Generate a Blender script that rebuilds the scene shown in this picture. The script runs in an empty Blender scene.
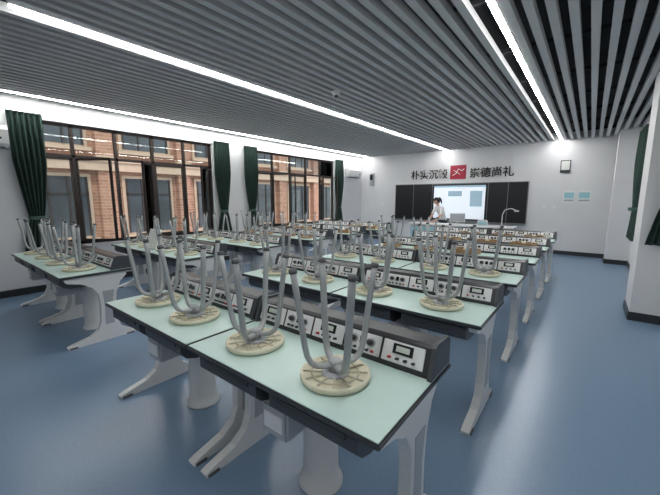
import bpy, bmesh, math, random
from mathutils import Vector, Matrix
random.seed(4)
sc=bpy.context.scene
try:
    sc.view_settings.view_transform='Standard'
    sc.view_settings.look='None'
except Exception as e: print(e)

# ---------------- materials ----------------
def mat(name,col,rough=.5,metal=0,noise=0,nscale=20,bump=0,emit=None,estr=0,spec=None):
    m=bpy.data.materials.new(name); m.use_nodes=True
    nt=m.node_tree; b=nt.nodes['Principled BSDF']
    c=(col[0],col[1],col[2],1)
    b.inputs['Base Color'].default_value=c
    b.inputs['Roughness'].default_value=rough
    b.inputs['Metallic'].default_value=metal
    if spec is not None: b.inputs['Specular IOR Level'].default_value=spec
    tc=nt.nodes.new('ShaderNodeTexCoord')
    n=nt.nodes.new('ShaderNodeTexNoise'); n.inputs['Scale'].default_value=nscale; n.inputs['Detail'].default_value=4
    nt.links.new(tc.outputs['Object'],n.inputs['Vector'])
    if noise>0:
        r=nt.nodes.new('ShaderNodeValToRGB')
        r.color_ramp.elements[0].position=.3; r.color_ramp.elements[1].position=.7
        r.color_ramp.elements[0].color=(c[0]*(1-noise),c[1]*(1-noise),c[2]*(1-noise),1)
        r.color_ramp.elements[1].color=(min(1,c[0]*(1+noise)),min(1,c[1]*(1+noise)),min(1,c[2]*(1+noise)),1)
        nt.links.new(n.outputs['Fac'],r.inputs['Fac']); nt.links.new(r.outputs['Color'],b.inputs['Base Color'])
    if bump>0:
        bp=nt.nodes.new('ShaderNodeBump'); bp.inputs['Strength'].default_value=bump; bp.inputs['Distance'].default_value=.01
        nt.links.new(n.outputs['Fac'],bp.inputs['Height']); nt.links.new(bp.outputs['Normal'],b.inputs['Normal'])
    if emit:
        b.inputs['Emission Color'].default_value=(emit[0],emit[1],emit[2],1)
        b.inputs['Emission Strength'].default_value=estr
    return m
M={}
M['wall']=mat('wall_paint',(.72,.725,.735),.7,noise=.02,nscale=3,bump=.05)
M['base']=mat('baseboard_dark',(.03,.032,.035),.4)
M['floor']=mat('floor_vinyl_blue',(.185,.28,.405),.27,noise=.05,nscale=60,bump=.02)
M['slab']=mat('ceiling_void',(.035,.037,.04),.9,noise=.05)
M['slat']=mat('ceiling_slat_paint',(.56,.57,.575),.5,noise=.02,nscale=8)
M['led']=mat('led_diffuser',(1,1,1),.5,emit=(1,.99,.97),estr=60)
M['green']=mat('laminate_mint',(.56,.73,.68),.3,noise=.02,nscale=12)
M['edge']=mat('table_edge_dark',(.045,.05,.055),.4)
M['white']=mat('plastic_white',(.76,.77,.76),.35,noise=.01)
M['tray']=mat('tray_grey',(.06,.068,.078),.45,noise=.05,nscale=40)
M['lgray']=mat('plastic_lightgrey',(.42,.44,.47),.4,noise=.02)
M['black']=mat('console_black',(.025,.027,.03),.35)
M['panel']=mat('console_panel',(.80,.81,.81),.35,noise=.02)
M['disp']=mat('display_glass',(.015,.017,.02),.15)
M['lcd']=mat('meter_face',(.62,.66,.60),.3)
M['red']=mat('red_plastic',(.40,.03,.03),.35)
M['steel']=mat('stool_leg_grey',(.38,.40,.405),.4,metal=.15,noise=.03)
M['cream']=mat('stool_seat_cream',(.72,.69,.53),.5,noise=.04,nscale=30)
M['rib']=mat('stool_seat_rib',(.52,.49,.37),.5,noise=.04,nscale=30)
M['tan']=mat('stool_seat_wood',(.42,.27,.14),.5,noise=.12,nscale=14)
M['tan2']=mat('stool_rib_wood',(.30,.18,.09),.5,noise=.12,nscale=14)
M['rubber']=mat('rubber',(.10,.10,.105),.7)
M['frame']=mat('window_frame_brown',(.035,.026,.024),.4,metal=.3)
M['curt']=mat('curtain_green',(.060,.115,.095),.85,noise=.1,nscale=40,bump=.1)
M['board']=mat('blackboard_black',(.012,.014,.016),.3)
M['boardf']=mat('board_frame',(.25,.26,.27),.4,metal=.6)
M['text']=mat('lettering_black',(.015,.012,.012),.5)
M['crim']=mat('emblem_crimson',(.38,.012,.04),.5)
M['skin']=mat('skin',(.60,.36,.26),.5,noise=.03)
M['hair']=mat('hair_black',(.012,.009,.008),.45,noise=.2,nscale=80)
M['shirt']=mat('shirt_white',(.80,.80,.80),.8,noise=.03,nscale=20,bump=.1)
M['pants']=mat('trousers_dark',(.03,.035,.055),.8,noise=.05)
M['lips']=mat('lips',(.45,.12,.11),.5)
M['beige']=mat('stone_beige',(.44,.33,.25),.8,noise=.08,nscale=6,bump=.2)
M['dkglass']=mat('building_glass',(.05,.06,.07),.15,noise=.3,nscale=.8)
M['ground']=mat('ground_paving',(.3,.29,.27),.9,noise=.1,nscale=5)
M['cyan']=mat('panel_cyan',(.35,.62,.68),.4)
M['paper']=mat('paper',(.8,.82,.78),.7,noise=.02)
M['screen']=mat('screen_lit',(.8,.85,.9),.4,emit=(.82,.9,1),estr=.5)
M['screenb']=mat('screen_lit_blue',(.3,.42,.5),.4,emit=(.35,.5,.6),estr=.4)

def brickmat():
    m=bpy.data.materials.new('brick_facade'); m.use_nodes=True; nt=m.node_tree; b=nt.nodes['Principled BSDF']
    tc=nt.nodes.new('ShaderNodeTexCoord'); sp=nt.nodes.new('ShaderNodeSeparateXYZ'); cb=nt.nodes.new('ShaderNodeCombineXYZ')
    nt.links.new(tc.outputs['Object'],sp.inputs[0]); nt.links.new(sp.outputs['Y'],cb.inputs['X']); nt.links.new(sp.outputs['Z'],cb.inputs['Y'])
    br=nt.nodes.new('ShaderNodeTexBrick'); nt.links.new(cb.outputs[0],br.inputs['Vector'])
    br.inputs['Scale'].default_value=1; br.inputs['Brick Width'].default_value=.34; br.inputs['Row Height'].default_value=.12
    br.inputs['Mortar Size'].default_value=.012
    br.inputs['Color1'].default_value=(.26,.12,.08,1); br.inputs['Color2'].default_value=(.38,.20,.135,1); br.inputs['Mortar'].default_value=(.38,.29,.23,1)
    nt.links.new(br.outputs['Color'],b.inputs['Base Color']); b.inputs['Roughness'].default_value=.9
    return m
M['brick']=brickmat()
def glassmat():
    m=bpy.data.materials.new('window_glass'); m.use_nodes=True; nt=m.node_tree
    for n in list(nt.nodes):
        if n.type!='OUTPUT_MATERIAL': nt.nodes.remove(n)
    o=[n for n in nt.nodes if n.type=='OUTPUT_MATERIAL'][0]
    t=nt.nodes.new('ShaderNodeBsdfTransparent'); t.inputs[0].default_value=(.9,.93,.92,1)
    g=nt.nodes.new('ShaderNodeBsdfGlossy'); g.inputs['Roughness'].default_value=.02
    f=nt.nodes.new('ShaderNodeFresnel'); f.inputs[0].default_value=1.3
    mx=nt.nodes.new('ShaderNodeMixShader')
    nt.links.new(f.outputs[0],mx.inputs[0]); nt.links.new(t.outputs[0],mx.inputs[1]); nt.links.new(g.outputs[0],mx.inputs[2]); nt.links.new(mx.outputs[0],o.inputs['Surface'])
    return m
M['glass']=glassmat()

# ---------------- mesh builder ----------------
class MB:
    def __init__(s): s.bm=bmesh.new(); s.mats=[]
    def mi(s,k):
        if k not in s.mats: s.mats.append(k)
        return s.mats.index(k)
    def merge(s,t,k,smooth=False,X=None,bev=0,bseg=2):
        if bev>0:
            bmesh.ops.bevel(t,geom=[e for e in t.edges if e.calc_length()>bev*1.2 and len(e.link_faces)==2 and e.calc_face_angle(0)>.5],offset=bev,segments=bseg,affect='EDGES',clamp_overlap=True)
        if X is not None: bmesh.ops.transform(t,matrix=X,verts=t.verts)
        bmesh.ops.recalc_face_normals(t,faces=t.faces)
        i=s.mi(k)
        for f in t.faces: f.material_index=i; f.smooth=smooth
        me=bpy.data.meshes.new('t'); t.to_mesh(me); t.free(); s.bm.from_mesh(me); bpy.data.meshes.remove(me)
    def box(s,x0,x1,y0,y1,z0,z1,k,bev=0,X=None):
        t=bmesh.new(); bmesh.ops.create_cube(t,size=1)
        for v in t.verts: v.co=Vector(((x0+x1)/2+v.co.x*(x1-x0),(y0+y1)/2+v.co.y*(y1-y0),(z0+z1)/2+v.co.z*(z1-z0)))
        s.merge(t,k,False,X,bev)
    def prism(s,pts,axis,a0,a1,k,bev=0,X=None,smooth=False):
        t=bmesh.new()
        def P(p,a):
            return (a,p[0],p[1]) if axis=='x' else ((p[0],a,p[1]) if axis=='y' else (p[0],p[1],a))
        A=[t.verts.new(P(p,a0)) for p in pts]; B=[t.verts.new(P(p,a1)) for p in pts]
        t.faces.new(A); t.faces.new(B[::-1]); n=len(pts)
        for i in range(n): t.faces.new((A[i],A[(i+1)%n],B[(i+1)%n],B[i]))
        s.merge(t,k,smooth,X,bev)
    def lathe(s,prof,c,k,seg=24,X=None,smooth=True):
        t=bmesh.new(); rings=[]
        for r,z in prof:
            if r<1e-5: rings.append([t.verts.new((c[0],c[1],c[2]+z))])
            else: rings.append([t.verts.new((c[0]+r*math.cos(2*math.pi*i/seg),c[1]+r*math.sin(2*math.pi*i/seg),c[2]+z)) for i in range(seg)])
        for a,b in zip(rings,rings[1:]):
            for i in range(seg):
                j=(i+1)%seg
                if len(a)==1 and len(b)==1: continue
                if len(a)==1: t.faces.new((a[0],b[i],b[j]))
                elif len(b)==1: t.faces.new((a[i],a[j],b[0]))
                else: t.faces.new((a[i],a[j],b[j],b[i]))
        s.merge(t,k,smooth,X)
    def tube(s,path,rad,k,seg=10,flat=1,X=None):
        t=bmesh.new(); P=[Vector(p) for p in path]; n=len(P); rings=[]
        R=rad if isinstance(rad,(list,tuple)) else [rad]*n
        ref=Vector((0,0,1)); 
        d0=(P[1]-P[0]).normalized()
        if abs(d0.dot(ref))>.9: ref=Vector((1,0,0))
        side=d0.cross(ref).normalized()
        for i in range(n):
            d=(P[min(i+1,n-1)]-P[max(i-1,0)]).normalized()
            side=(side-d*side.dot(d)).normalized(); up=d.cross(side)
            rings.append([t.verts.new(P[i]+side*math.cos(2*math.pi*j/seg)*R[i]+up*math.sin(2*math.pi*j/seg)*R[i]*flat) for j in range(seg)])
        for a,b in zip(rings,rings[1:]):
            for j in range(seg): t.faces.new((a[j],a[(j+1)%seg],b[(j+1)%seg],b[j]))
        t.faces.new(rings[0][::-1]); t.faces.new(rings[-1])
        s.merge(t,k,True,X)
    def ball(s,c,r,k,seg=16,X=None):
        t=bmesh.new(); bmesh.ops.create_uvsphere(t,u_segments=seg,v_segments=seg//2+2,radius=1)
        rr=r if isinstance(r,(list,tuple)) else (r,r,r)
        for v in t.verts: v.co=Vector((c[0]+v.co.x*rr[0],c[1]+v.co.y*rr[1],c[2]+v.co.z*rr[2]))
        s.merge(t,k,True,X)
    def mesh(s,name):
        me=bpy.data.meshes.new(name); s.bm.to_mesh(me); s.bm.free()
        for k in s.mats: me.materials.append(M[k])
        return me
def put(name,me,loc=(0,0,0),rz=0):
    o=bpy.data.objects.new(name,me); o.location=loc; o.rotation_euler=(0,0,rz); sc.collection.objects.link(o); return o

# ---------------- room ----------------
XL,XR,YB,YF,ZC,ZT=-7.2,1.15,11.2,-2.2,3.12,3.34
b=MB(); b.box(XL-.25,XR+.2,YF-.2,YB+.2,-.12,0,'floor'); put('floor',b.mesh('floor'))
# ceiling : slab plus slats
strips=[-.78,-3.88,-6.9]
b=MB(); b.box(XL-.25,XR+.2,YF-.2,YB+.2,ZT,ZT+.15,'slab')
x=XL+.08
while x<XR-.05:
    if all(abs(x-s)>.064 for s in strips):
        b.box(x-.034,x+.034,YF+.01,YB-.01,ZC,ZC+.075,'slat')
    x+=.146
y=YF+.6
while y<YB: # hanger rails over the slats
    b.box(XL+.02,XR-.02,y-.02,y+.02,ZC+.075,ZC+.11,'slab'); y+=1.2
put('ceiling',b.mesh('ceiling'))
for s in strips:
    y0=.7 if s!=strips[0] else YF+.5
    b=MB(); b.box(s-.028,s+.028,y0,YB-.06,ZC+.006,ZC+.09,'white'); b.box(s-.022,s+.022,y0+.01,YB-.07,ZC-.004,ZC+.006,'led')
    put('linear_ceiling_light',b.mesh('linear_light'))
# left wall w/ window openings
wins=[(1.25,4.65),(5.9,9.45)]; zs,zh=.74,2.84
b=MB()
b.box(XL-.2,XL,YF-.2,YB+.2,0,zs,'wall'); b.box(XL-.2,XL,YF-.2,YB+.2,zh,ZT,'wall')
ys=[YF-.2]+[q for w in wins for q in w]+[YB+.2]
for i in range(0,len(ys),2): b.box(XL-.2,XL,ys[i],ys[i+1],zs,zh,'wall')
put('wall_left',b.mesh('wall_left'))
b=MB(); b.box(XL,XR,YB,YB+.2,0,ZT,'wall'); put('wall_back',b.mesh('wall_back'))
b=MB(); b.box(XL,XR,YF-.2,YF,0,ZT,'wall'); put('wall_front',b.mesh('wall_front'))
b=MB(); b.box(XR,XR+.2,YF-.2,YB+.2,0,ZT,'wall'); b.box(.80,XR,6.3,10.3,0,ZT,'wall'); put('wall_right',b.mesh('wall_right'))
b=MB(); b.box(.38,XR,10.3,10.9,0,ZT,'wall'); put('wall_pillar',b.mesh('wp'))
b=MB(); b.box(.52,XR,5.65,6.3,0,ZT,'wall'); put('wall_pillar',b.mesh('wp'))
def bb(name,*bx):
    b=MB()
    for q in bx: b.box(*q,0,.11,'base')
    put(name,b.mesh(name))
bb('baseboard_left',(XL,XL+.015,YF,YB)); bb('baseboard_back',(XL+.015,XR,YB-.015,YB))
bb('baseboard_right',(XR-.015,XR,YF,5.65),(.785,.80,6.3,10.3),(.505,XR,5.635,5.65),(.505,.52,5.65,6.3),(.365,XR,10.285,10.3),(.365,.38,10.3,10.9),(.52,.785,6.3,6.315))
# windows
def window(name,y0,y1,nd,opens):
    b=MB(); x0,x1=XL-.13,XL-.07; t=.035
    b.box(x0,x1,y0,y1,zs,zs+.05,'frame'); b.box(x0,x1,y0,y1,zh-.05,zh,'frame')
    b.box(x0,x1,y0,y0+.05,zs,zh,'frame'); b.box(x0,x1,y1-.05,y1,zs,zh,'frame')
    zt=2.30; b.box(x0,x1,y0,y1,zt-.025,zt+.025,'frame')
    w=(y1-y0)/nd
    for i in range(1,nd): b.box(x0,x1,y0+i*w-.025,y0+i*w+.025,zs,zh,'frame')
    for i in range(nd):
        a,c=y0+i*w+.025,y0+(i+1)*w-.025
        b.box(XL-.102,XL-.098,a,c,zt,zh-.05,'glass')
        L=c-a
        if i in opens:
            ang=opens[i]; X=Matrix.Translation((XL-.1,c if ang>0 else a,0))@Matrix.Rotation(ang,4,'Z')
            s=-1 if ang>0 else 1
        else: X=Matrix.Translation((XL-.1,a,0)); s=1
        q=sorted((0,s*L))
        b.box(-.02,.02,q[0],q[1],zs+.05,zs+.09,'frame',X=X); b.box(-.02,.02,q[0],q[1],zt-.07,zt-.03,'frame',X=X)
        b.box(-.02,.02,q[0],q[0]+.035,zs+.05,zt-.03,'frame',X=X); b.box(-.02,.02,q[1]-.035,q[1],zs+.05,zt-.03,'frame',X=X)
        b.box(-.002,.002,q[0]+.03,q[1]-.03,zs+.08,zt-.06,'glass',X=X)
    b.box(XL-.20,XL+.03,y0,y1,zs-.03,zs,'wall')
    put(name,b.mesh(name))
window('window_1',1.25,4.65,5,{1:-.9,2:.9,4:.7})
window('window_2',5.9,9.45,5,{1:-.9,3:.9,4:-.5})
# curtains
def curtain(name,loc,rz,w=.42,z0=.62,z1=2.9,tie=1.25):
    b=MB(); t=bmesh.new(); nu,nv=56,34; g=[]
    for j in range(nv+1):
        z=z0+(z1-z0)*j/nv; d=abs(z-tie)
        k=.45+.55*min(1,(d/(.9 if z>tie else .55)))**.8
        row=[]
        for i in range(nu+1):
            u=i/nu-.5; row.append(t.verts.new((u*w*k,.045*math.sin(u*2*math.pi*6.5)*(.6+.4*k)+.012*math.sin(u*40+z*3),z)))
        g.append(row)
    for j in range(nv):
        for i in range(nu): t.faces.new((g[j][i],g[j][i+1],g[j+1][i+1],g[j+1][i]))
    bmesh.ops.solidify(t,geom=t.faces[:],thickness=.006)
    b.merge(t,'curt',True)
    b.lathe([(w*.25,-.03),(w*.26,0),(w*.25,.03)],(0,0,tie),'curt',20,X=Matrix.Diagonal((1,.42,1,1)))
    b.box(-w*.5,w*.5,-.02,.02,z1,z1+.03,'white')
    return put(name,b.mesh(name),loc,rz)
H=math.pi/2
for yy in (1.31,4.85,5.72,9.62): curtain('curtain',(XL+.085,yy,0),H,.44)
curtain('curtain',(.69,8.9,0),H,.95,z0=.75,tie=1.35); curtain('curtain',(.76,5.56,0),0,.42,z0=1.0,tie=1.5)
# blackboard
b=MB(); yb=YB-.07
b.box(-5.68,-1.45,yb,YB-.001,.80,2.05,'boardf',.004)
for a,c in ((-5.66,-4.98),(-4.96,-4.30),(-2.52,-1.99),(-1.97,-1.47)): b.box(a,c,yb-.012,yb,.83,2.03,'board',.003)
b.box(-4.28,-2.54,yb-.02,yb,.86,2.02,'board',.003)
b.box(-4.22,-2.60,yb-.024,yb-.02,.90,1.97,'screen')
b.box(-4.22,-2.60,yb-.026,yb-.024,1.91,1.97,'screenb'); b.box(-3.75,-3.3,yb-.026,yb-.024,1.62,1.8,'screenb'); b.box(-3.05,-2.68,yb-.026,yb-.024,1.3,1.8,'screenb')
b.box(-5.66,-1.47,yb-.06,yb,.775,.80,'boardf')
put('blackboard',b.mesh('blackboard'))
def text(name,body,x0,x1,z,size):
    cu=bpy.data.curves.new(name,'FONT'); cu.body=body; cu.size=size; cu.extrude=.008; cu.offset=.004
    cu.materials.append(M['text']); o=bpy.data.objects.new(name,cu); sc.collection.objects.link(o)
    o.rotation_euler=(H,0,0); o.location=(x0,YB-.012,z)
    bpy.context.view_layer.update()
    if o.dimensions.x>.01:
        s=(x1-x0)/o.dimensions.x; o.scale=(s,s,1)
text('wall_lettering','朴实沉毅',-5.12,-3.83,2.24,.3)
text('wall_lettering','崇德尚礼',-3.13,-1.88,2.24,.3)
b=MB(); b.box(-3.74,-3.24,YB-.02,YB-.001,2.18,2.62,'crim',.004)
b.tube([(-3.66,YB-.024,2.30),(-3.55,YB-.024,2.36),(-3.48,YB-.024,2.5),(-3.36,YB-.024,2.44),(-3.30,YB-.024,2.5)],.012,'white',6)
b.tube([(-3.62,YB-.024,2.46),(-3.52,YB-.024,2.40),(-3.42,YB-.024,2.32)],.009,'white',6)
put('school_emblem',b.mesh('emblem'))
# wall items
for x0,x1 in ((-.62,-.36),(-.30,-.02)):
    b=MB(); b.box(x0,x1,YB-.02,YB-.001,1.44,1.76,'paper',.003); b.box(x0+.02,x1-.02,YB-.022,YB-.02,1.56,1.72,'cyan'); b.box(x0+.02,x1-.02,YB-.022,YB-.02,1.48,1.53,'lgray'); put('wall_poster',b.mesh('poster'))
b=MB(); b.box(-.75,-.52,YB-.05,YB-.001,2.25,2.58,'black',.004); b.box(-.73,-.54,YB-.053,YB-.05,2.32,2.56,'paper'); put('wall_notice_frame',b.mesh('nf'))
b=MB(); b.box(-6.78,-6.62,YB-.09,YB-.001,2.02,2.5,'lgray',.01); b.box(-6.76,-6.64,YB-.095,YB-.09,2.25,2.45,'disp'); put('wall_speaker',b.mesh('ws'))
for xx in (-1.1,-.85,-6.3):
    b=MB(); b.box(xx,xx+.09,YB-.015,YB-.001,1.28,1.37,'white',.003); b.box(xx+.02,xx+.07,YB-.02,YB-.015,1.30,1.35,'paper',.002); put('wall_switch',b.mesh('sw'))
def ac(y0,y1,pipe):
    b=MB(); b.prism([(XL+.001,2.32),(XL+.15,2.33),(XL+.21,2.38),(XL+.22,2.58),(XL+.18,2.64),(XL+.001,2.64)],'y',y0,y1,'white',.01)
    b.box(XL+.06,XL+.16,y0+.05,y1-.05,2.312,2.335,'tray'); b.box(XL+.218,XL+.224,y1-.18,y1-.08,2.44,2.47,'disp')
    if pipe: b.tube([(XL+.05,y1-.02,2.4),(XL+.05,y1+.1,2.4),(XL+.05,y1+.1,2.9)],.025,'white',8)
    put('air_conditioner',b.mesh('ac'))
ac(.18,1.075,False); ac(10.05,10.85,True)
b=MB(); b.lathe([(0,.0),(.03,.002),(.055,.02),(.06,.045),(.07,.045),(.07,.06),(0,.06)],(-3.1,4.1,ZC-.06),'white'); b.ball((-3.1,4.1,ZC-.052),.03,'disp'); put('smoke_detector',b.mesh('sd'))

# ---------------- furniture meshes ----------------
W=1.19
def table_mesh():
    b=MB()
    b.box(-W/2,W/2,0,.70,.752,.776,'edge',.006); b.box(-W/2+.008,W/2-.008,.008,.692,.776,.780,'green')
    leg=[(.02,0),(.015,.022),(.05,.035),(.22,.075),(.30,.13),(.335,.22),(.345,.42),(.33,.54),(.28,.62),(.18,.675),(.07,.70),(.05,.725),(.05,.752),(.62,.752),(.62,.71),(.55,.64),(.505,.52),(.49,.35),(.495,.20),(.53,.11),(.60,.065),(.66,.03),(.66,0)]
    for sx in (-1,1):
        c=sx*(W/2-.06); b.prism(leg,'x',c-.028,c+.028,'white',.009)
        b.box(c-.036,c+.036,.03,.10,0,.016,'rubber'); b.box(c-.036,c+.036,.57,.65,0,.016,'rubber')
        b.prism([(.37,.18),(.46,.18),(.455,.40),(.48,.56),(.37,.56),(.38,.40)],'x',c-.031,c+.031,'lgray',.002)
    b.box(-W/2+.07,W/2-.07,.50,.53,.60,.72,'lgray',.004)
    tr=[(.03,.748),(.018,.735),(.02,.68),(.05,.65),(.11,.63),(.34,.63),(.36,.66),(.36,.748)]
    for x0,x1 in ((-.50,-.045),(.045,.50)):
        b.prism(tr,'x',x0,x1,'tray',.008)
        b.prism([(.012,.742),(.010,.722),(.022,.715),(.04,.742)],'x',x0+.05,x1-.05,'edge')
    b.box(-.085,.085,.08,.30,.47,.63,'lgray',.012); b.box(-.06,.06,.074,.08,.51,.59,'panel',.002)
    b.lathe([(0,0),(.125,0),(.125,.012),(.105,.03),(.098,.10),(.092,.5),(.09,.66),(0,.66)],(0,.42,0),'white',28)
    return b.mesh('lab_table')
def console_mesh():
    b=MB(); w=W/2-.008
    prof=[(.475,.780),(.475,.798),(.518,.905),(.54,.915),(.66,.91),(.685,.89),(.685,.780)]
    b.prism(prof,'x',-w+.02,w-.02,'black',.004)
    e=[(.46,.780),(.465,.803),(.508,.915),(.535,.928),(.665,.922),(.695,.90),(.695,.780)]
    for s in (-1,1): b.prism(e,'x',(w-.02) if s>0 else -w,w if s>0 else -w+.02,'tray',.004)
    ang=math.atan2(.107,.043)
    F=Matrix.Translation((0,.475,.798))@Matrix.Rotation(ang,4,'X')@Matrix.Scale(.86,4,(0,1,0))
    n=5; mw=(2*w-.07)/n
    for i in range(n):
        x0=-w+.035+i*mw; x1=x0+mw-.012; c=(x0+x1)/2
        b.box(x0,x1,.010,.124,0,.005,'panel',.002,X=F)
        if i in (0,2,4):
            b.box(c-.05,c+.05,.060,.114,.005,.009,'disp',0,X=F)
            b.box(c-.034,c+.034,.072,.102,.009,.0095,'lcd',0,X=F)
            for q in (-.06,-.02,.02,.06): b.lathe([(0,.018),(.007,.018),(.009,.0),(0,0)],(c+q,.035,.005),'red' if q==-.06 else 'black',10,X=F)
        else:
            for q in (-.05,.05):
                b.lathe([(0,.004),(.026,.004),(.026,.0),(0,0)],(c+q,.078,.005),'lgray',18,X=F)
                b.lathe([(0,.024),(.015,.024),(.018,.004),(0,.004)],(c+q,.078,.005),'black',16,X=F)
            b.box(c-.014,c+.014,.058,.100,.005,.011,'disp',.002,X=F)
            for q in (-.065,-.035,0,.035,.065): b.lathe([(0,.016),(.006,.016),(.009,.0),(0,0)],(c+q,.03,.005),'red' if q==.065 else 'black',10,X=F)
    return b.mesh('instrument_console')
def stool_mesh(cr,rb):
    b=MB()
    b.lathe([(0,0),(.140,0),(.152,.006),(.157,.018),(.155,.030),(.147,.032),(.142,.024),(0,.022)],(0,0,0),cr,36)
    for i in range(12):
        X=Matrix.Rotation(i*math.pi/6,4,'Z'); b.box(.06,.143,-.004,.004,.022,.030,rb,0,X=X)
    b.lathe([(.102,.022),(.102,.030),(.108,.030),(.108,.022)],(0,0,0),rb,36)
    b.lathe([(0,.034),(.058,.034),(.062,.030),(.062,.022),(0,.022)],(0,0,0),'lgray',24)
    b.lathe([(0,.085),(.026,.085),(.03,.08),(.03,.034),(0,.034)],(0,0,0),'steel',16)
    for i in range(4):
        X=Matrix.Rotation(i*H+.4,4,'Z')
        b.tube([(.0,0,.062),(.05,0,.062),(.085,0,.068),(.112,0,.088),(.128,0,.12),(.139,0,.17),(.152,0,.27),(.170,0,.40),(.184,0,.49)],.0165,'steel',10,X=X,flat=.8)
        b.tube([(.1836,0,.487),(.186,0,.505)],.0175,'rubber',10,X=X)
    return b.mesh('lab_stool')
def tray_mesh():
    b=MB(); b.box(-.17,.17,-.12,.12,0,.012,'tan',.002)
    for s in (-1,1): b.box(s*.165-.006,s*.165+.006,-.12,.12,.012,.07,'tan',.002); b.box(-.159,.159,s*.114-.006,s*.114+.006,.012,.07,'tan2',.002)
    for q in (-.09,0,.09): b.lathe([(0,.012),(.03,.012),(.03,.075),(.012,.09),(0,.09)],(q,0,0),'tan2' if q else 'cream',14)
    return b.mesh('wooden_component_tray')
TM,CM,S1,S2,TR=table_mesh(),console_mesh(),stool_mesh('cream','rib'),stool_mesh('tan','tan2'),tray_mesh()
Y0=.85; PIT=1.265
for k in range(6):
    y=Y0+k*PIT
    for ci,cx in enumerate((-1.06,-2.26,-4.69,-5.89)):
        put('lab_table',TM,(cx,y,0)); put('instrument_console',CM,(cx,y,.0))
        for sx in (-.30,.25):
            r1,r2,r3=random.random(),random.uniform(-.02,.02),random.uniform(0,1.57)
            if k>=4 or (k==3 and ci==0):
                if r1<.6: put('wooden_component_tray',TR,(cx+sx,y+.25,.780),(r3-.8)*.3)
                continue
            put('lab_stool',S2 if k==3 else S1,(cx+sx+r2,y+.255+r2*.7,.780),r3 if k else (.35 if cx>-1.5 else .8)+sx)
# small equipment board in left block
b=MB(); b.prism([(0,0),(.05,0),(.13,.30),(.10,.31)],'x',-.12,.12,'paper',.004); b.prism([(.012,.03),(.0135,.03),(.105,.285),(.10,.285)],'x',-.10,.10,'cyan'); b.box(-.12,.12,0,.13,0,.012,'lgray',.003)
put('sign_board',b.mesh('sign'),(-5.315,Y0+PIT+.15,.781),.15)
# teacher's desk
b=MB(); b.box(-4.15,-1.45,9.0,9.65,.82,.85,'white',.006); b.box(-4.10,-3.2,9.04,9.6,0,.82,'lgray',.006); b.box(-2.4,-1.5,9.04,9.6,0,.82,'lgray',.006); b.box(-3.2,-2.4,9.04,9.07,.2,.82,'lgray')
for x0 in (-4.07,-2.37): b.box(x0,x0+.4,9.025,9.04,.1,.76,'cyan',.003); b.box(x0+.42,x0+.84,9.025,9.04,.1,.76,'cyan',.003)
put('teacher_desk',b.mesh('td'))
b=MB(); b.box(-.2,.2,-.014,.014,.07,.31,'white',.006); b.box(-.185,.185,-.017,-.014,.085,.295,'lgray'); b.box(-.02,.02,0,.03,.01,.15,'white'); b.box(-.09,.09,-.06,.06,0,.012,'white',.004)
put('computer_monitor',b.mesh('mon'),(-2.85,9.3,.85),.2)
b=MB(); b.box(-.12,.12,-.13,.13,0,.14,'white',.01); b.box(-.1,.1,-.135,-.13,.03,.11,'cyan',.002); b.box(-.09,.09,-.1,.08,.14,.155,'lgray',.003); put('printer',b.mesh('pr'),(-2.2,9.3,.85),.2)
b=MB(); b.lathe([(0,0),(.08,0),(.08,.015),(.012,.02),(.01,.02)],(0,0,0),'white',16); b.tube([(0,0,.015),(0,0,.3),(.05,0,.42),(.18,0,.46),(.3,0,.42)],.010,'white',8); b.box(.26,.36,-.03,.03,.38,.42,'white',.005); put('document_camera',b.mesh('dc'),(-1.75,9.35,.85))

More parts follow.
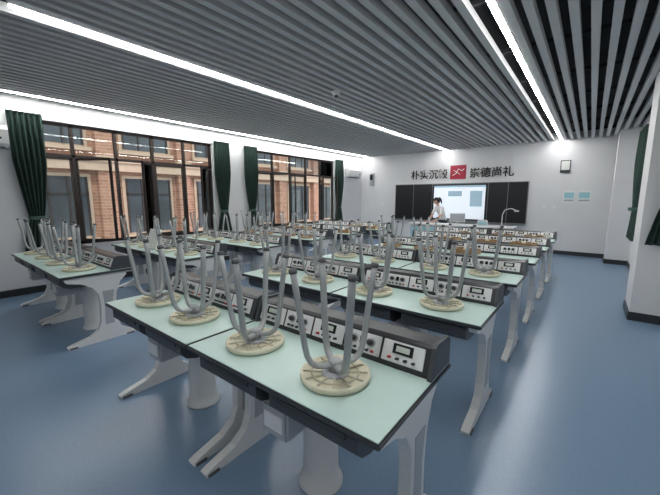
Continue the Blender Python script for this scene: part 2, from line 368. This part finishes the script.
# ---------------- person ----------------
def person():
    V=[];R=[];E=[]
    def v(p,r,par=None):
        V.append(p); R.append(r); i=len(V)-1
        if par is not None: E.append((par,i))
        return i
    pel=v((0,0,.91),(.14,.105)); wa=v((0,-.05,1.04),(.115,.085),pel); ch=v((0,-.13,1.19),(.13,.095),wa); cu=v((0,-.185,1.285),(.115,.08),ch)
    nk=v((0,-.215,1.345),(.05,.05),cu); hd=v((0,-.245,1.42),(.045,.045),nk)
    for s in (-1,1):
        sh=v((s*.15,-.19,1.285),(.055,.055),cu); ua=v((s*.185,-.23,1.18),(.047,.047),sh); el=v((s*.20,-.27,1.06),(.038,.038),ua)
        fa=v((s*.18,-.36,.97),(.034,.034),el); wr=v((s*.15,-.43,.90),(.024,.022),fa); pm=v((s*.145,-.49,.876),(.036,.015),wr)
        hp=v((s*.085,0,.84),(.09,.09),pel); th=v((s*.095,-.01,.68),(.078,.08),hp); kn=v((s*.095,-.015,.48),(.056,.058),th); cf=v((s*.095,.01,.34),(.052,.055),kn)
        an=v((s*.095,.03,.09),(.036,.038),cf); bl=v((s*.10,-.06,.035),(.040,.03),an); to=v((s*.105,-.13,.028),(.032,.022),bl)
    me=bpy.data.meshes.new('woman'); me.from_pydata(V,E,[]); o=bpy.data.objects.new('tmp',me); sc.collection.objects.link(o)
    o.modifiers.new('s','SKIN')
    for i,r in enumerate(R): me.skin_vertices[0].data[i].radius=r
    me.skin_vertices[0].data[0].use_root=True
    m=o.modifiers.new('d','SUBSURF'); m.levels=2
    dg=bpy.context.evaluated_depsgraph_get(); dg.update()
    em=bpy.data.meshes.new_from_object(o.evaluated_get(dg)); bpy.data.objects.remove(o)
    b=MB()
    for k in ('shirt','pants','skin','rubber'): b.mi(k)
    t=bmesh.new(); t.from_mesh(em)
    for f in t.faces:
        c=f.calc_center_median(); f.smooth=True
        if c.z<.07: i=3
        elif c.z<.86: i=1
        elif c.z<.93 and c.y>-.2: i=1
        elif c.z>1.335 and abs(c.x)<.07: i=2
        elif c.z<1.10 and abs(c.x)>.13 and c.y<-.2: i=2
        else: i=0
        f.material_index=i
    m2=bpy.data.meshes.new('x'); t.to_mesh(m2); t.free(); b.bm.from_mesh(m2)
    for s in (-1,1):
        for j,(dx,L) in enumerate(((-.026,.065),(-.009,.075),(.009,.07),(.026,.055))):
            x=s*.145+dx*-s; b.tube([(x,-.50,.878),(x+dx*.1,-.52-L*.4,.884),(x+dx*.2,-.52-L*.75,.876),(x+dx*.2,-.52-L,.862)],[.009,.0088,.008,.006],'skin',8)
        b.tube([(s*.125,-.465,.88),(s*.10,-.49,.876),(s*.09,-.525,.868)],[.011,.010,.007],'skin',8)
    HX=Matrix.Translation((0,-.275,1.475))@Matrix.Rotation(.55,4,'X')@Matrix.Diagonal((.94,.94,.94,1))
    t=bmesh.new(); bmesh.ops.create_uvsphere(t,u_segments=28,v_segments=20,radius=1)
    for q in t.verts:
        x,y,z=q.co; w=.076*(1-.30*max(0,-z)**1.5); q.co=Vector((x*w,y*.094+(-.012*max(0,-z) if y<0 else 0),z*.115))
    b.merge(t,'skin',True,HX)
    b.prism([(-.088,.012),(-.118,-.022),(-.092,-.03)],'x',-.011,.011,'skin',.004,X=HX)
    for s in (-1,1):
        b.ball((s*.030,-.082,.008),(.013,.008,.007),'paper',10,HX); b.ball((s*.030,-.089,.008),(.006,.004,.006),'hair',8,HX)
        b.tube([(s*.045,-.082,.028),(s*.03,-.091,.032),(s*.015,-.092,.027)],.003,'hair',6,X=HX)
        b.ball((s*.076,.0,-.005),(.010,.018,.028),'skin',10,HX)
    b.ball((0,-.088,-.055),(.022,.008,.006),'lips',10,HX)
    t=bmesh.new(); bmesh.ops.create_uvsphere(t,u_segments=28,v_segments=20,radius=1)
    bmesh.ops.delete(t,geom=[q for q in t.verts if (q.co.y<-.45 and q.co.z<.45) or (q.co.z<-.55 and q.co.y<.2)],context='VERTS')
    for q in t.verts: q.co=Vector((q.co.x*.087,q.co.y*.105+.008,q.co.z*.122+.008))
    b.merge(t,'hair',True,HX)
    b.tube([(0,.09,.05),(0,.135,.04),(0,.15,-.02),(0,.14,-.11),(0,.12,-.19)],[.02,.03,.032,.024,.006],'hair',12,X=HX)
    return b.mesh('woman')
put('woman',person(),(-3.46,9.98,0),-.6)

# ---------------- outside ----------------
b=MB(); XB=-15.0
b.box(XB-.4,XB,-14,34,-4,9,'brick')
y=-13
while y<33:
    for z in (-3.2,.15,3.5):
        b.box(XB-.02,XB+.06,y-.12,y+1.92,z-.12,z+2.32,'beige'); b.box(XB+.06,XB+.07,y,y+1.8,z,z+2.2,'dkglass')
        for q in (.0,.58,1.16,1.74): b.box(XB+.07,XB+.11,y+q,y+q+.06,z,z+2.2,'frame')
        b.box(XB+.07,XB+.11,y,y+1.8,z+1.55,z+1.61,'frame'); b.box(XB,XB+.22,y-.2,y+2.0,z-.2,z-.08,'beige')
    b.box(XB,XB+.28,y-.98,y-.42,-4,9,'brick')
    for z in (-.43,2.92): b.box(XB,XB+.34,y-1.02,y-.38,z,z+.25,'beige')
    y+=3.1
for z in (-.75,2.6,5.95): b.box(XB,XB+.38,-14,34,z,z+.32,'beige'); b.box(XB,XB+.45,-14,34,z+.32,z+.38,'beige')
b.box(XB+.3,XB+.38,-14,34,-.15,-.09,'beige')
put('brick_building',b.mesh('brick_building'))
b=MB(); b.box(-16,-7.5,-14,34,-4.2,-4,'ground'); put('ground',b.mesh('ground'))

# ---------------- light ----------------
w=bpy.data.worlds.new('World'); sc.world=w; w.use_nodes=True
bg=w.node_tree.nodes['Background']; bg.inputs[0].default_value=(.90,.95,1,1); bg.inputs[1].default_value=2.1
sl=bpy.data.lights.new('sun','SUN'); sl.energy=1.8; sl.angle=.05; sl.color=(1,.90,.78)
so=bpy.data.objects.new('sun',sl); sc.collection.objects.link(so)
so.rotation_euler=Vector((-.62,.35,-.75)).to_track_quat('-Z','Y').to_euler()
# ---------------- camera ----------------
cd=bpy.data.cameras.new('camera'); cd.lens=18; cd.sensor_width=36; cd.clip_start=.02
co=bpy.data.objects.new('camera',cd); sc.collection.objects.link(co); sc.camera=co
co.location=(0,0,1.57); co.rotation_euler=(math.radians(90-8.53),0,math.radians(38.1))
